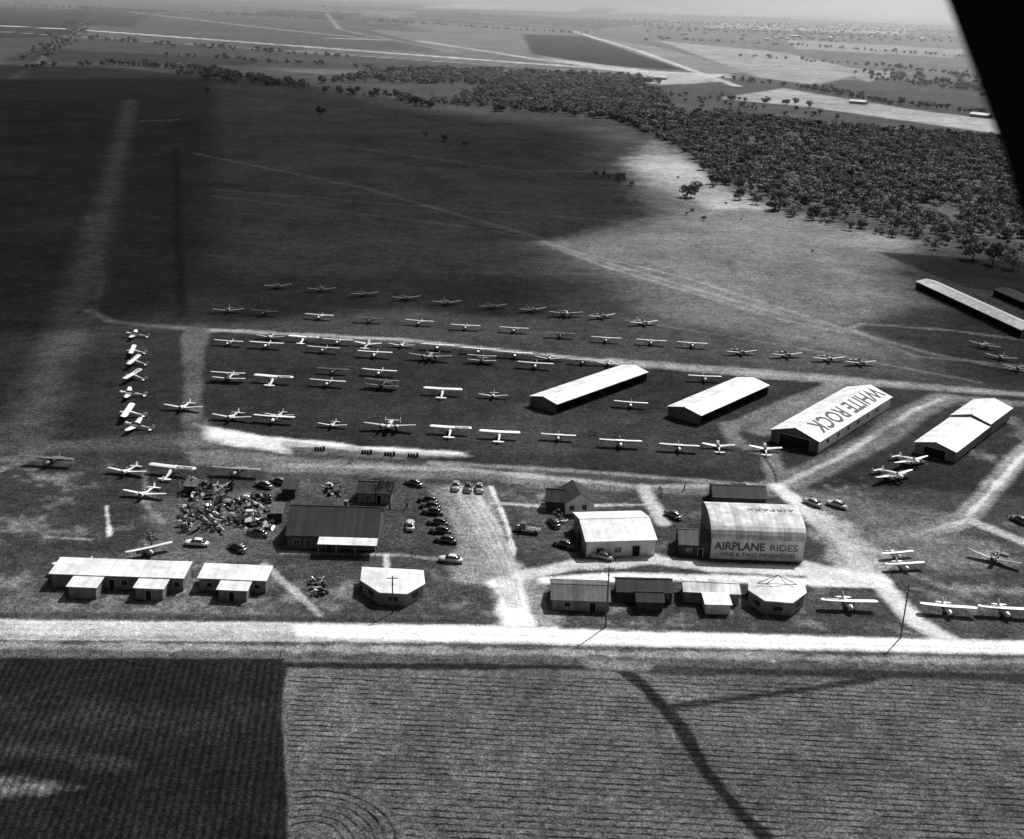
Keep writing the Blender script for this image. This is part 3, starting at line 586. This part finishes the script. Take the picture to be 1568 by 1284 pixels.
def mask(pts,soft,closed=True,hw=0.0,warp=1.0):
    P=GL(pts)
    mg=soft*2+hw+warp*2+5; k=(X>P[:,0].min()-mg)&(X<P[:,0].max()+mg)&(Y>P[:,1].min()-mg)&(Y<P[:,1].max()+mg)
    idx=np.nonzero(k)[0]; x=X[idx];y=Y[idx]; d=np.full(x.shape,1e9); n=len(P)
    for i in range(n if closed else n-1): d=np.minimum(d,segd(x,y,P[i],P[(i+1)%n]))
    if closed: sd=np.where(inside(x,y,P),d,-d)
    else: sd=hw-d
    sd=sd+warp*(n_m[idx]*2.0+n_s[idx]*1.6)
    t=np.clip(sd/soft*.5+.5,0,1); return idx,t*t*(3-2*t)
def A(pts,val,soft=1.5,amt=1.0,warp=1.0,arr=None):
    if soft<5: soft*=.6
    idx,t=mask(pts,soft,True,0,warp); a=alb if arr is None else arr; a[idx]=a[idx]*(1-t*amt)+val*t*amt
def Ln(pts,hw,val,soft=1.0,amt=1.0,warp=.6,arr=None):
    if soft<5: soft*=.6
    idx,t=mask(pts,soft,False,hw,warp*.7); a=alb if arr is None else arr; a[idx]=a[idx]*(1-t*amt)+val*t*amt
A([(-300,2),(2000,2),(2000,130),(-300,105)],.11,20,1,5); A([(-300,2),(500,2),(700,60),(560,105),(-300,105)],.06,60,.9,5)
for poly,vl in [([(-50,8),(120,14),(60,40),(-50,34)],.02),([(130,10),(500,25),(440,48),(110,38)],.03),([(250,12),(640,30),(560,58),(200,40)],.06),([(0,48),(700,95),(900,108),(0,100)],.05),
    ([(560,45),(790,55),(860,85),(700,80)],.13),([(800,52),(895,55),(1050,107),(930,100),(815,82)],.02),([(900,56),(1010,72),(1150,110),(1080,116)],.18),([(1010,62),(1200,80),(1330,110),(1250,130),(1160,118)],.26),
    ([(1100,150),(1250,165),(1568,210),(1568,188),(1400,168),(1200,135)],.3),([(650,14),(1000,34),(900,46),(600,30)],.05),([(1340,118),(1568,150),(1568,190),(1420,165)],.06),([(1260,100),(1400,112),(1330,125)],.22),
    ([(0,15),(-60,60),(110,55),(130,20)],.02),([(700,4),(900,8),(880,18),(640,12)],.2),([(960,10),(1250,18),(1200,26),(930,20)],.22),([(1100,34),(1400,44),(1380,52),(1080,42)],.24),([(1200,60),(1480,76),(1460,88),(1220,74)],.22),([(420,14),(560,20),(520,30),(380,22)],.02),
    ([(60,74),(420,92),(360,100),(0,92)],.03),([(480,70),(700,82),(640,90),(440,80)],.1)]: A(poly,vl,8,.95,2)
A([(-300,100),(350,100),(560,120),(700,170),(950,190),(1000,230),(1130,300),(1400,370),(1700,420),(1700,620),(1180,575),(930,552),(500,512),(-300,520)],.06,14,1,5)
Ln([(-60,36),(120,45),(480,72),(800,96),(1070,114),(1120,118)],11,.5,6,.9,2); Ln([(-60,44),(480,80),(800,103),(1050,117)],6,.3,5,.7,2)
Ln([(880,48),(980,78),(1090,118),(1130,132)],7,.45,4,.9,1); Ln([(500,58),(640,62),(820,90),(1000,112)],10,.4,6,.8,2); A([(830,88),(1000,108),(1120,114),(1060,124),(920,106)],.45,12,.8,4)
Ln([(110,50),(60,96),(20,120)],5,.12,5,.6,2); Ln([(200,18),(420,44),(560,58)],12,.24,8,.7,2); Ln([(400,10),(700,30),(900,44)],20,.22,10,.7,2);Ln([(110,50),(140,8)],8,.03,6,.7,2)
Ln([(500,20),(520,45),(700,80)],7,.25,6,.6,2);Ln([(0,70),(400,93),(900,115)],8,.03,6,.8,2)
A([(940,118),(1060,112),(1120,124),(1010,130)],.35,6,.8,4)
A([(760,134),(860,130),(900,142),(800,146)],.16,6,.8,4)
A([(1000,215),(1075,250),(1110,290),(1290,345),(1400,370),(1330,470),(1180,470),(960,400),(840,372),(1000,330),(950,250)],.2,12,.9,5)
A([(850,372),(1050,345),(1350,390),(1430,470),(1500,560),(1180,560),(980,500),(960,430)],.14,14,.9,5)
A([(960,240),(1060,235),(1110,285),(1180,320),(1100,320),(1000,285)],.38,10,.85,4)
A([(1000,212),(1100,172),(1620,215),(1620,375),(1390,350),(1110,285)],.10,8,.8,3)
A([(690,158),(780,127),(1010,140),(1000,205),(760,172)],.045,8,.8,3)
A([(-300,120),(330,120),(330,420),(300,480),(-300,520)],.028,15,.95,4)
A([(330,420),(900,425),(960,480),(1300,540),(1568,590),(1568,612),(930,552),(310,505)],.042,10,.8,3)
A([(1340,385),(1700,410),(1700,470),(1480,440)],.02,4,.9,1)
A([(1400,470),(1700,500),(1700,600),(1500,570),(1300,500)],.035,8,.8,2)
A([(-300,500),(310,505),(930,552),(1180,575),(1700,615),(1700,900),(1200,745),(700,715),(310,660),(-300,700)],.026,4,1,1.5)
A([(700,690),(1200,720),(1200,690),(1130,640),(800,620),(720,640)],.045,5,.7,1.5)
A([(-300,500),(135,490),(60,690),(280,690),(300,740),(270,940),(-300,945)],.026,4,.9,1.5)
low=np.zeros(X.shape); A([(-300,690),(700,715),(1200,745),(1700,600),(1700,1010),(-300,945)],1,6,1,1,arr=low)
A([(-300,690),(700,715),(1200,745),(1700,760),(1700,1010),(-300,990)],.052,4,1,1.5)
A([(-300,690),(270,700),(270,850),(-300,850)],.032,5,.8,1.5)
bare=np.clip((n_m*1.2+n_s*.8+n_b*.9-.12)*3.2,0,1)*low; alb=alb*(1-bare*.5)+.2*bare*.5
# runway / taxi
A([(190,152),(211,152),(182,300),(142,470),(110,560),(60,690),(-10,690),(50,560),(88,470),(150,300)],.075,6,.85,1.2)
A([(264,225),(272,225),(284,485),(272,487)],.012,4,.7,.8)
Ln([(215,185),(272,183)],1.8,.14,2); Ln([(135,475),(170,492),(290,503),(330,506)],1.8,.16,1.5)
Ln([(135,330),(158,420),(140,490)],1.2,.08,2,.6); Ln([(85,470),(130,480)],1.5,.07,2,.5)
A([(283,502),(312,500),(322,515),(312,540),(308,600),(312,640),(345,668),(300,690),(278,690),(284,600),(278,520)],.10,2,.9,.8)
Ln([(0,98),(200,103),(330,120)],5,.12,3,.6)
Ln([(300,235),(560,288),(830,365),(930,402)],2.5,.12,2,.7); Ln([(830,368),(930,402),(1200,482),(1290,502),(1420,540),(1580,570)],1.2,.3,1.5,.9);Ln([(840,374),(930,409),(1200,490),(1290,508)],1.2,.28,1.5,.8); Ln([(870,382),(1050,425),(1300,505)],1.1,.24,1.2,.8);Ln([(830,371),(930,405),(1200,486),(1290,505)],4.5,.17,4,.5)
Ln([(330,300),(700,345),(840,368)],1.8,.11,2,.6); Ln([(330,290),(640,315),(1040,345)],1.8,.11,2,.6); Ln([(310,390),(620,415),(940,420)],1.2,.09,2,.6); Ln([(300,330),(560,350),(800,350)],1.5,.035,3,.6)
Ln([(500,220),(800,262),(940,262)],3,.12,4,.5); Ln([(1300,502),(1320,495),(1450,505),(1568,520)],1.2,.25,1.2,.8); Ln([(1300,502),(1400,545),(1568,560)],1.2,.25,1.2,.8);Ln([(600,170),(800,215),(940,250)],3,.035,4,.6)
Ln([(330,505),(620,520),(930,553),(1180,573),(1400,590),(1600,606)],1.7,.3,1.0,.85,.4); A([(930,548),(1180,566),(1568,600),(1568,608),(1180,580),(940,558)],.24,1.5,.7,.6)
A([(980,484),(1200,520),(1420,560),(1400,575),(1180,560),(1000,510)],.065,8,.6,2); Ln([(960,490),(1200,528),(1500,585)],.8,.2,1,.6,.3)
A([(300,650),(320,652),(350,662),(440,670),(560,683),(700,690),(722,698),(600,702),(440,695),(360,682),(320,672)],.42,2,.95,1.2)
A([(315,650),(330,655),(430,672),(440,690),(370,682),(325,668)],.7,1.5,.8,1.2); Ln([(350,664),(560,685),(705,694)],.9,.8,1,.8,.8)
A([(440,683),(530,688),(700,700),(640,706),(450,699)],.05,1.2,.85,.8)
A([(280,690),(360,690),(460,700),(700,715),(1000,742),(1185,738),(1195,760),(990,756),(720,735),(440,722),(300,712)],.15,2.5,.9,1.5)
Ln([(440,712),(700,718),(985,745),(1180,742)],1.2,.34,1.5,.75); Ln([(660,708),(900,722),(1150,742)],1.2,.3,1.5,.6)
Ln([(1175,750),(1230,728),(1290,700),(1350,670),(1400,630),(1450,608)],4.5,.14,2.5,.9); Ln([(1195,742),(1290,698),(1400,627),(1450,608)],1.0,.4,1.2,.85); Ln([(1450,608),(1568,618),(1650,622)],3,.17,2,.8)
Ln([(1115,650),(1130,680),(1180,695),(1190,740)],2.5,.17,2,.8); Ln([(1165,660),(1230,620),(1280,590)],3.5,.17,2.5,.8); Ln([(1120,655),(1200,620),(1270,592)],3,.17,2,.7)
Ln([(1000,565),(1028,572),(1025,592),(985,604)],.35,.012,.4,.9,.1);Ln([(1004,568),(1020,578),(1016,588),(990,600)],.3,.012,.4,.9,.1);Ln([(1165,692),(1185,720),(1190,740)],.4,.02,.4,.8,.1);Ln([(690,700),(720,690)],.4,.2,.5,.5,.1)
Ln([(1290,600),(1360,640),(1350,665)],3,.10,3,.6); Ln([(1480,620),(1550,640),(1568,660)],2,.12,2,.6)
Ln([(1640,640),(1568,690),(1500,770),(1470,800),(1400,815),(1320,830)],2.8,.27,2,.9); Ln([(1640,645),(1568,695),(1500,772),(1470,800),(1400,818)],.8,.65,1,.8);Ln([(1470,790),(1568,830),(1640,860)],1.6,.4,1.5,.9)
A([(1200,745),(1420,775),(1480,790),(1420,830),(1330,850),(1250,830),(1225,790)],.12,4,.8,2); A([(1420,815),(1520,830),(1560,860),(1440,880),(1380,850)],.15,4,.7,2)
Ln([(985,745),(995,765),(1015,800)],1.8,.55,1.5,.9); Ln([(1190,745),(1235,780),(1290,830),(1345,890),(1400,950),(1450,978)],2.3,.62,1.8,.95); A([(1240,780),(1300,800),(1370,870),(1330,900),(1270,860)],.34,3,.8,2)
Ln([(990,855),(1090,868),(1240,875),(1350,890)],2.2,.62,1.5,.95); Ln([(830,888),(960,882),(1100,885),(1280,892),(1345,895)],1.7,.8,1.2,.95); A([(1230,860),(1345,880),(1340,898),(1240,895)],.55,2,.9,1)
A([(650,742),(752,745),(768,800),(790,850),(838,900),(850,958),(760,958),(762,905),(700,895),(678,860),(700,840),(690,790)],.21,2,.95,1.3)
Ln([(700,745),(730,790),(770,870),(790,955)],2.0,.42,2,.85); Ln([(720,745),(755,800),(790,880),(810,955)],1.0,.58,1.5,.7);Ln([(770,895),(795,955)],3.0,.8,2,.95); Ln([(752,745),(775,800),(788,850)],.5,.7,.6,.9)
for k_ in range(5): Ln([(690+k_*9,760),(715+k_*10,800),(750+k_*8,860),(778+k_*5,930)],.35,.14,.5,.5,.3)
Ln([(800,880),(880,865),(950,862),(1000,855)],2.2,.58,1.5,.9); A([(790,750),(860,790),(870,850),(800,845)],.085,3,.7,1.5)
Ln([(755,770),(840,775),(1000,772)],.7,.45,.8,.85); Ln([(430,845),(620,850),(700,860)],.7,.35,1,.8); Ln([(592,850),(592,870)],.7,.6,.6,.9); Ln([(404,865),(440,895),(490,942)],.8,.32,.8,.85)
A([(215,760),(430,745),(430,850),(230,860)],.10,3,.7,2); Ln([(163,775),(168,820)],.4,.6,.7,.9); Ln([(222,720),(225,775),(250,800)],.8,.2,1,.6); A([(0,905),(90,915),(280,925),(280,940),(0,940)],.11,2,.6,1.8); Ln([(70,822),(140,826)],.4,.3,.6,.7)
A([(690,890),(760,900),(765,925),(710,920)],.035,1.5,.8,.8); Ln([(1378,870),(1450,900),(1568,905)],1,.22,2,.5)
A([(480,765),(430,735),(700,735),(640,760),(600,850),(580,790)],.065,2,.7,1.5)
# road
A([(-200,944),(700,955),(1700,984),(1700,1010),(1568,1003),(700,984),(-200,978)],.36,.8,1,.3)
A([(450,957),(700,958),(1700,986),(1700,1003),(700,980),(450,972)],.8,1.5,.9,.4); A([(-200,952),(450,958),(450,970),(-200,970)],.44,1,.8,.4); Ln([(-200,949),(450,955)],.4,.6,.8,.6,.3)
Ln([(-200,961),(300,966),(700,970),(1600,995)],.3,.25,.6,.4,.3);Ln([(-200,975),(300,976)],.5,.22,.6,.7,.5)
A([(-200,979),(700,986),(1700,1008),(1700,1026),(1000,1016),(430,1008),(-200,1003)],.075,.8,1,1.0); Ln([(-200,986),(430,992),(900,1000),(1700,1016)],1.0,.22,1,.8,1.8)
A([(-200,936),(300,940),(760,948),(700,956),(-200,945)],.035,.8,.8,.8);A([(860,955),(1400,972),(1420,978),(860,962)],.045,.8,.8,1)
# fields below the road
A([(-300,1006),(435,1008),(980,1018),(1800,1030),(1800,1500),(-300,1500)],.092,1,1,.6)
A([(-300,1006),(436,1008),(432,1100),(440,1200),(450,1500),(-300,1500)],.011,.6,1,.3)
A([(-200,1186),(20,1190),(90,1196),(120,1206),(60,1214),(-200,1212)],.13,2.5,.9,1); A([(-200,1060),(100,1075),(300,1100),(420,1085),(300,1125),(60,1120),(-200,1110)],.022,6,.8,2);Ln([(-100,1150),(60,1150),(200,1175)],1.5,.03,3,.7,1)
A([(380,1012),(930,1018),(960,1030),(960,1026),(440,1024),(432,1060),(400,1040)],.012,.8,.95,.5); A([(945,1018),(1800,1034),(1800,1052),(1400,1040),(1000,1032)],.02,1,.9,.8)
Ln([(955,1026),(990,1055),(1040,1110),(1080,1180),(1130,1240),(1190,1300)],1.2,.012,.8,.95,.6); Ln([(1030,1082),(1200,1060),(1330,1040)],.9,.016,1,.9,.6)
Ln([(905,1017),(985,1019)],1.5,.14,1,.8)
alb*= (1+.6*n_b+.35*n_h+.5*n_m+.3*n_s); alb=np.clip(alb,.004,.85)
row=np.zeros(X.shape); A([(440,1030),(1800,1050),(1800,1500),(450,1500)],1,1,1,.3,arr=row)
row2=np.zeros(X.shape); A([(-300,1010),(430,1012),(440,1500),(-300,1500)],1,1,1,.3,arr=row2)
rc=Y*1.0+.03*X+n_b*.8
c0=G(468,1296); rad=np.hypot((X-c0.x),(Y-c0.y)); k=rad<14; rc=np.where(k&(row>.5),rad,rc)
rc=np.where(row2>.5,X*1.0+.12*Y,rc)
me=bpy.data.meshes.new('ground')
me.vertices.add(nr*nc); co=np.stack([X,Y,np.zeros_like(X)],1).astype(np.float32); me.vertices.foreach_set('co',co.ravel())
i=np.arange(nr-1)[:,None]*nc+np.arange(nc-1)[None,:]; q=np.stack([i,i+1,i+nc+1,i+nc],-1).reshape(-1,4)
me.loops.add(q.size); me.loops.foreach_set('vertex_index',q.ravel().astype(np.int32)); me.polygons.add(len(q)); me.polygons.foreach_set('loop_start',(np.arange(len(q))*4).astype(np.int32)); me.polygons.foreach_set('loop_total',np.full(len(q),4,np.int32))
me.update(calc_edges=True)
for nme,ar in(('alb',alb),('row',row),('row2',row2),('rc',rc)):
    a=me.attributes.new(nme,'FLOAT','POINT'); a.data.foreach_set('value',ar.astype(np.float32))
m,nt,b=nmat('ground'); N=nt.nodes; L=nt.links; me.materials.append(m)
def attr(n_):
    a=N.new('ShaderNodeAttribute'); a.attribute_name=n_; return a.outputs['Fac']
def mth(op,a,b_=None,c=None):
    k=N.new('ShaderNodeMath'); k.operation=op
    for i_,q_ in enumerate((a,b_,c)):
        if q_ is None: continue
        if isinstance(q_,(int,float)): k.inputs[i_].default_value=q_
        else: L.new(q_,k.inputs[i_])
    return k.outputs[0]
def nz(s,d,lo,hi,r=.6,a0=.3,a1=.7,clamp=True):
    n=N.new('ShaderNodeTexNoise'); n.inputs['Scale'].default_value=s; n.inputs['Detail'].default_value=d; n.inputs['Roughness'].default_value=r; L.new(geo.outputs['Position'],n.inputs['Vector'])
    q_=N.new('ShaderNodeMapRange'); q_.clamp=clamp; q_.inputs[1].default_value=a0;q_.inputs[2].default_value=a1;q_.inputs[3].default_value=lo;q_.inputs[4].default_value=hi; L.new(n.outputs['Fac'],q_.inputs[0]); return q_.outputs[0]
geo=N.new('ShaderNodeNewGeometry')
fine=nz(2.2,3,.25,1.85,.75,.32,.68); fine2=nz(.8,4,.55,1.45,.7); mid=nz(.2,5,.6,1.4,.7); big=nz(.03,5,.8,1.2)
v=mth('MULTIPLY',mth('MULTIPLY',mth('MULTIPLY',fine,fine2),mid),big)
gm=N.new('ShaderNodeMapRange'); gm.inputs[1].default_value=.15; gm.inputs[2].default_value=.6; gm.inputs[3].default_value=1; gm.inputs[4].default_value=.35; L.new(attr('alb'),gm.inputs[0])
v=mth('POWER',v,gm.outputs[0])
rcn=mth('ADD',attr('rc'),mth('MULTIPLY',nz(.25,3,-1,1),.18))
s1=mth('SINE',mth('MULTIPLY',rcn,2*math.pi/1.45)); pr=N.new('ShaderNodeMapRange'); pr.inputs[1].default_value=-1;pr.inputs[2].default_value=-.3;pr.inputs[3].default_value=.15;pr.inputs[4].default_value=1.1; L.new(s1,pr.inputs[0])
brk=nz(.22,3,.25,1.1,.7,.38,.6)
rm=mth('MULTIPLY_ADD',mth('MULTIPLY',attr('row'),brk),mth('SUBTRACT',pr.outputs[0],1.0),1.0)
s2=mth('SINE',mth('MULTIPLY',rcn,2*math.pi/1.3)); rm2=mth('MULTIPLY_ADD',mth('MULTIPLY',attr('row2'),.35),s2,1.0)
al=mth('MULTIPLY',mth('MULTIPLY',attr('alb'),v),mth('MULTIPLY',rm,rm2)); al=mth('MINIMUM',al,.85)
L.new(al,b.inputs['Base Color']); b.inputs['Roughness'].default_value=.95; b.inputs['Specular IOR Level'].default_value=.03
bp=N.new('ShaderNodeBump'); bp.inputs['Strength'].default_value=.5; bp.inputs['Distance'].default_value=.25; L.new(fine,bp.inputs['Height']); L.new(bp.outputs[0],b.inputs['Normal'])
obj('ground',me)
# ------------------------------------------------------------ sun, sky
AZ=math.radians(36); EL=math.radians(50)
S=Vector((math.cos(EL)*math.sin(AZ),math.cos(EL)*math.cos(AZ),math.sin(EL)))
sl=bpy.data.lights.new('sun','SUN'); sl.energy=5.0; sl.angle=math.radians(.5); so=bpy.data.objects.new('sun',sl); so.rotation_euler=S.to_track_quat('Z','Y').to_euler(); so.location=(0,0,300); sc.collection.objects.link(so)
w=bpy.data.worlds.new('World'); sc.world=w; w.use_nodes=True; N=w.node_tree.nodes; L=w.node_tree.links
sk=N.new('ShaderNodeTexSky'); sk.sky_type='NISHITA'; sk.sun_disc=False; sk.sun_elevation=EL; sk.sun_rotation=AZ; sk.dust_density=5
bw=N.new('ShaderNodeRGBToBW'); L.new(sk.outputs[0],bw.inputs[0]); L.new(bw.outputs[0],N['Background'].inputs['Color']); N['Background'].inputs['Strength'].default_value=.062
# ------------------------------------------------------------ clouds (real layer at 900 m)
CH=900.0
CM,nt,b=nmat('cloud'); N=nt.nodes;L=nt.links; N.remove(b); tr=N.new('ShaderNodeBsdfTransparent'); df=N.new('ShaderNodeBsdfDiffuse'); df.inputs[0].default_value=(.6,.6,.6,1); mx_=N.new('ShaderNodeMixShader'); at=N.new('ShaderNodeAttribute'); at.attribute_name='dens'
L.new(at.outputs['Fac'],mx_.inputs[0]); L.new(tr.outputs[0],mx_.inputs[1]); L.new(df.outputs[0],mx_.inputs[2]); L.new(mx_.outputs[0],N['Material Output'].inputs['Surface'])
def cloud(name,poly,soft,dens):
    P=GL(poly); mn=P.min(0)-soft*2; mx=P.max(0)+soft*2; st=max(12,(mx-mn).max()/160)
    gx=np.arange(mn[0],mx[0],st); gy=np.arange(mn[1],mx[1],st); cx_,cy_=np.meshgrid(gx,gy); x=cx_.ravel();y=cy_.ravel()
    d=np.full(x.shape,1e9)
    for i in range(len(P)): d=np.minimum(d,segd(x,y,P[i],P[(i+1)%len(P)]))
    sd=np.where(inside(x,y,P),d,-d)+fbm(x,y,120)*soft*1.2
    t=np.clip(sd/soft*.5+.5,0,1); al_=t*t*(3-2*t)*dens*(1+.15*fbm(x+7,y,200))
    z=CH+al_*60*(1+fbm(x,y,90)*2); off=S*(CH/S.z)
    me=bpy.data.meshes.new(name); nxx=len(gx)
    F=[(j*nxx+i,j*nxx+i+1,(j+1)*nxx+i+1,(j+1)*nxx+i) for j in range(len(gy)-1) for i in range(nxx-1) if max(al_[j*nxx+i],al_[j*nxx+i+1],al_[(j+1)*nxx+i+1],al_[(j+1)*nxx+i])>.01]
    me.from_pydata(list(zip((x+off.x).tolist(),(y+off.y).tolist(),z.tolist())),[],F)
    a=me.attributes.new('dens','FLOAT','POINT'); a.data.foreach_set('value',np.clip(al_,0,.97).astype(np.float32))
    me.materials.append(CM); obj(name,me)
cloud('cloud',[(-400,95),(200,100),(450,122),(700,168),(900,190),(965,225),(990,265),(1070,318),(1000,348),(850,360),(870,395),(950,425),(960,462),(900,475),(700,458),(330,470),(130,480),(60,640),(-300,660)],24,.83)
cloud('cloud',[(1330,400),(1420,380),(1700,400),(1700,600),(1540,580),(1420,545),(1330,500),(1400,450)],25,.7)
# translucent sheets added on the far plain to whiten the right-hand horizon
FM,nt,b=nmat('horizon_whitening'); N=nt.nodes;L=nt.links; N.remove(b); tr=N.new('ShaderNodeBsdfTransparent'); tl=N.new('ShaderNodeBsdfTranslucent'); tl.inputs[0].default_value=(.95,.95,.95,1); mx_=N.new('ShaderNodeMixShader'); at=N.new('ShaderNodeAttribute'); at.attribute_name='dens'
L.new(at.outputs['Fac'],mx_.inputs[0]); L.new(tr.outputs[0],mx_.inputs[1]); L.new(tl.outputs[0],mx_.inputs[2]); L.new(mx_.outputs[0],N['Material Output'].inputs['Surface'])
for y0,dn,xl in((4600,.35,700),(5800,.6,500),(7600,.97,0)):
    xs=np.linspace(xl-1200,6500,90); zs=np.array([0,8,20,35,55,80,120,200,400,900]); V=[];D=[]
    for z in zs:
        for x in xs:
            hh=fbm(np.array([x]),np.array([y0*1.0]),900)[0]*50
            V.append((x,y0+z*.5+150*math.sin(x/700),z)); D.append(dn*min(1,max(0,(z+hh*(z>0))/75))*min(1,max(0,(x-(xl-1200))/2200))*(1 if y0>7000 else min(1,max(0,(900-z)/600))))
    n=len(xs); F=[(j*n+i,j*n+i+1,(j+1)*n+i+1,(j+1)*n+i) for j in range(len(zs)-1) for i in range(n-1)]
    me=bpy.data.meshes.new('horizon_whitening'); me.from_pydata(V,[],F); a=me.attributes.new('dens','FLOAT','POINT'); a.data.foreach_set('value',D); me.materials.append(FM)
    me.polygons.foreach_set('use_smooth',[True]*len(F)); obj('horizon_whitening_sheet',me)
# haze layer over the far country
def haze(y0,y1,x0,x1,h,d):
    k='haze%d'%y0; M[k],nt,b=nmat('haze'); nt.nodes.remove(b); vs=nt.nodes.new('ShaderNodeVolumeScatter'); vs.inputs['Density'].default_value=d; vs.inputs['Anisotropy'].default_value=.45; vs.inputs['Color'].default_value=(1,1,1,1)
    nt.links.new(vs.outputs[0],nt.nodes['Material Output'].inputs['Volume'])
    mb=MB(); mb.box(((x0+x1)/2,(y0+y1)/2,h/2),(x1-x0,y1-y0,h+2),k); obj('haze',mb.mesh('haze'))
haze(1200,16000,-9000,9000,260,.00011)
# ------------------------------------------------------------ wing strut of the observing aircraft
C=Vector((0,0,H))
def cp(u,v,d): 
    return C+(Fv+Rv*((u-784)/FP)+Uv*((642-v)/FP))*d
mb=MB(); R=[]
for (u,v_) in [(1385,-180),(1418,-80),(1450,0),(1478,75),(1510,160),(1542,250),(1566,340),(1600,470)]:
    p=cp(u,v_,1.15); out=Rv
    r=[]
    for k in range(14):
        a=2*math.pi*k/14; r.append(p+out*(.20+ -.20*math.cos(a))+Fv*(.05*math.sin(a)))
    R.append(r)
mb.rings([[tuple(q) for q in r] for r in R],'strut'); obj('aircraft_wing_strut',mb.mesh('strut'))
# ------------------------------------------------------------ camera
cd=bpy.data.cameras.new('camera'); cam=bpy.data.objects.new('camera',cd); sc.collection.objects.link(cam)
rot=Matrix((Rv,Uv,-Fv)).transposed(); cam.matrix_world=Matrix.Translation(C)@rot.to_4x4()
cd.sensor_width=36; cd.lens=36*FP/1568; cd.clip_end=60000; cd.clip_start=.1
cd.dof.use_dof=True; cd.dof.focus_distance=320; cd.dof.aperture_fstop=4
sc.camera=cam
sc.view_settings.view_transform='Standard'; sc.view_settings.look='None'; sc.view_settings.exposure=0
print('trees',len(pts))
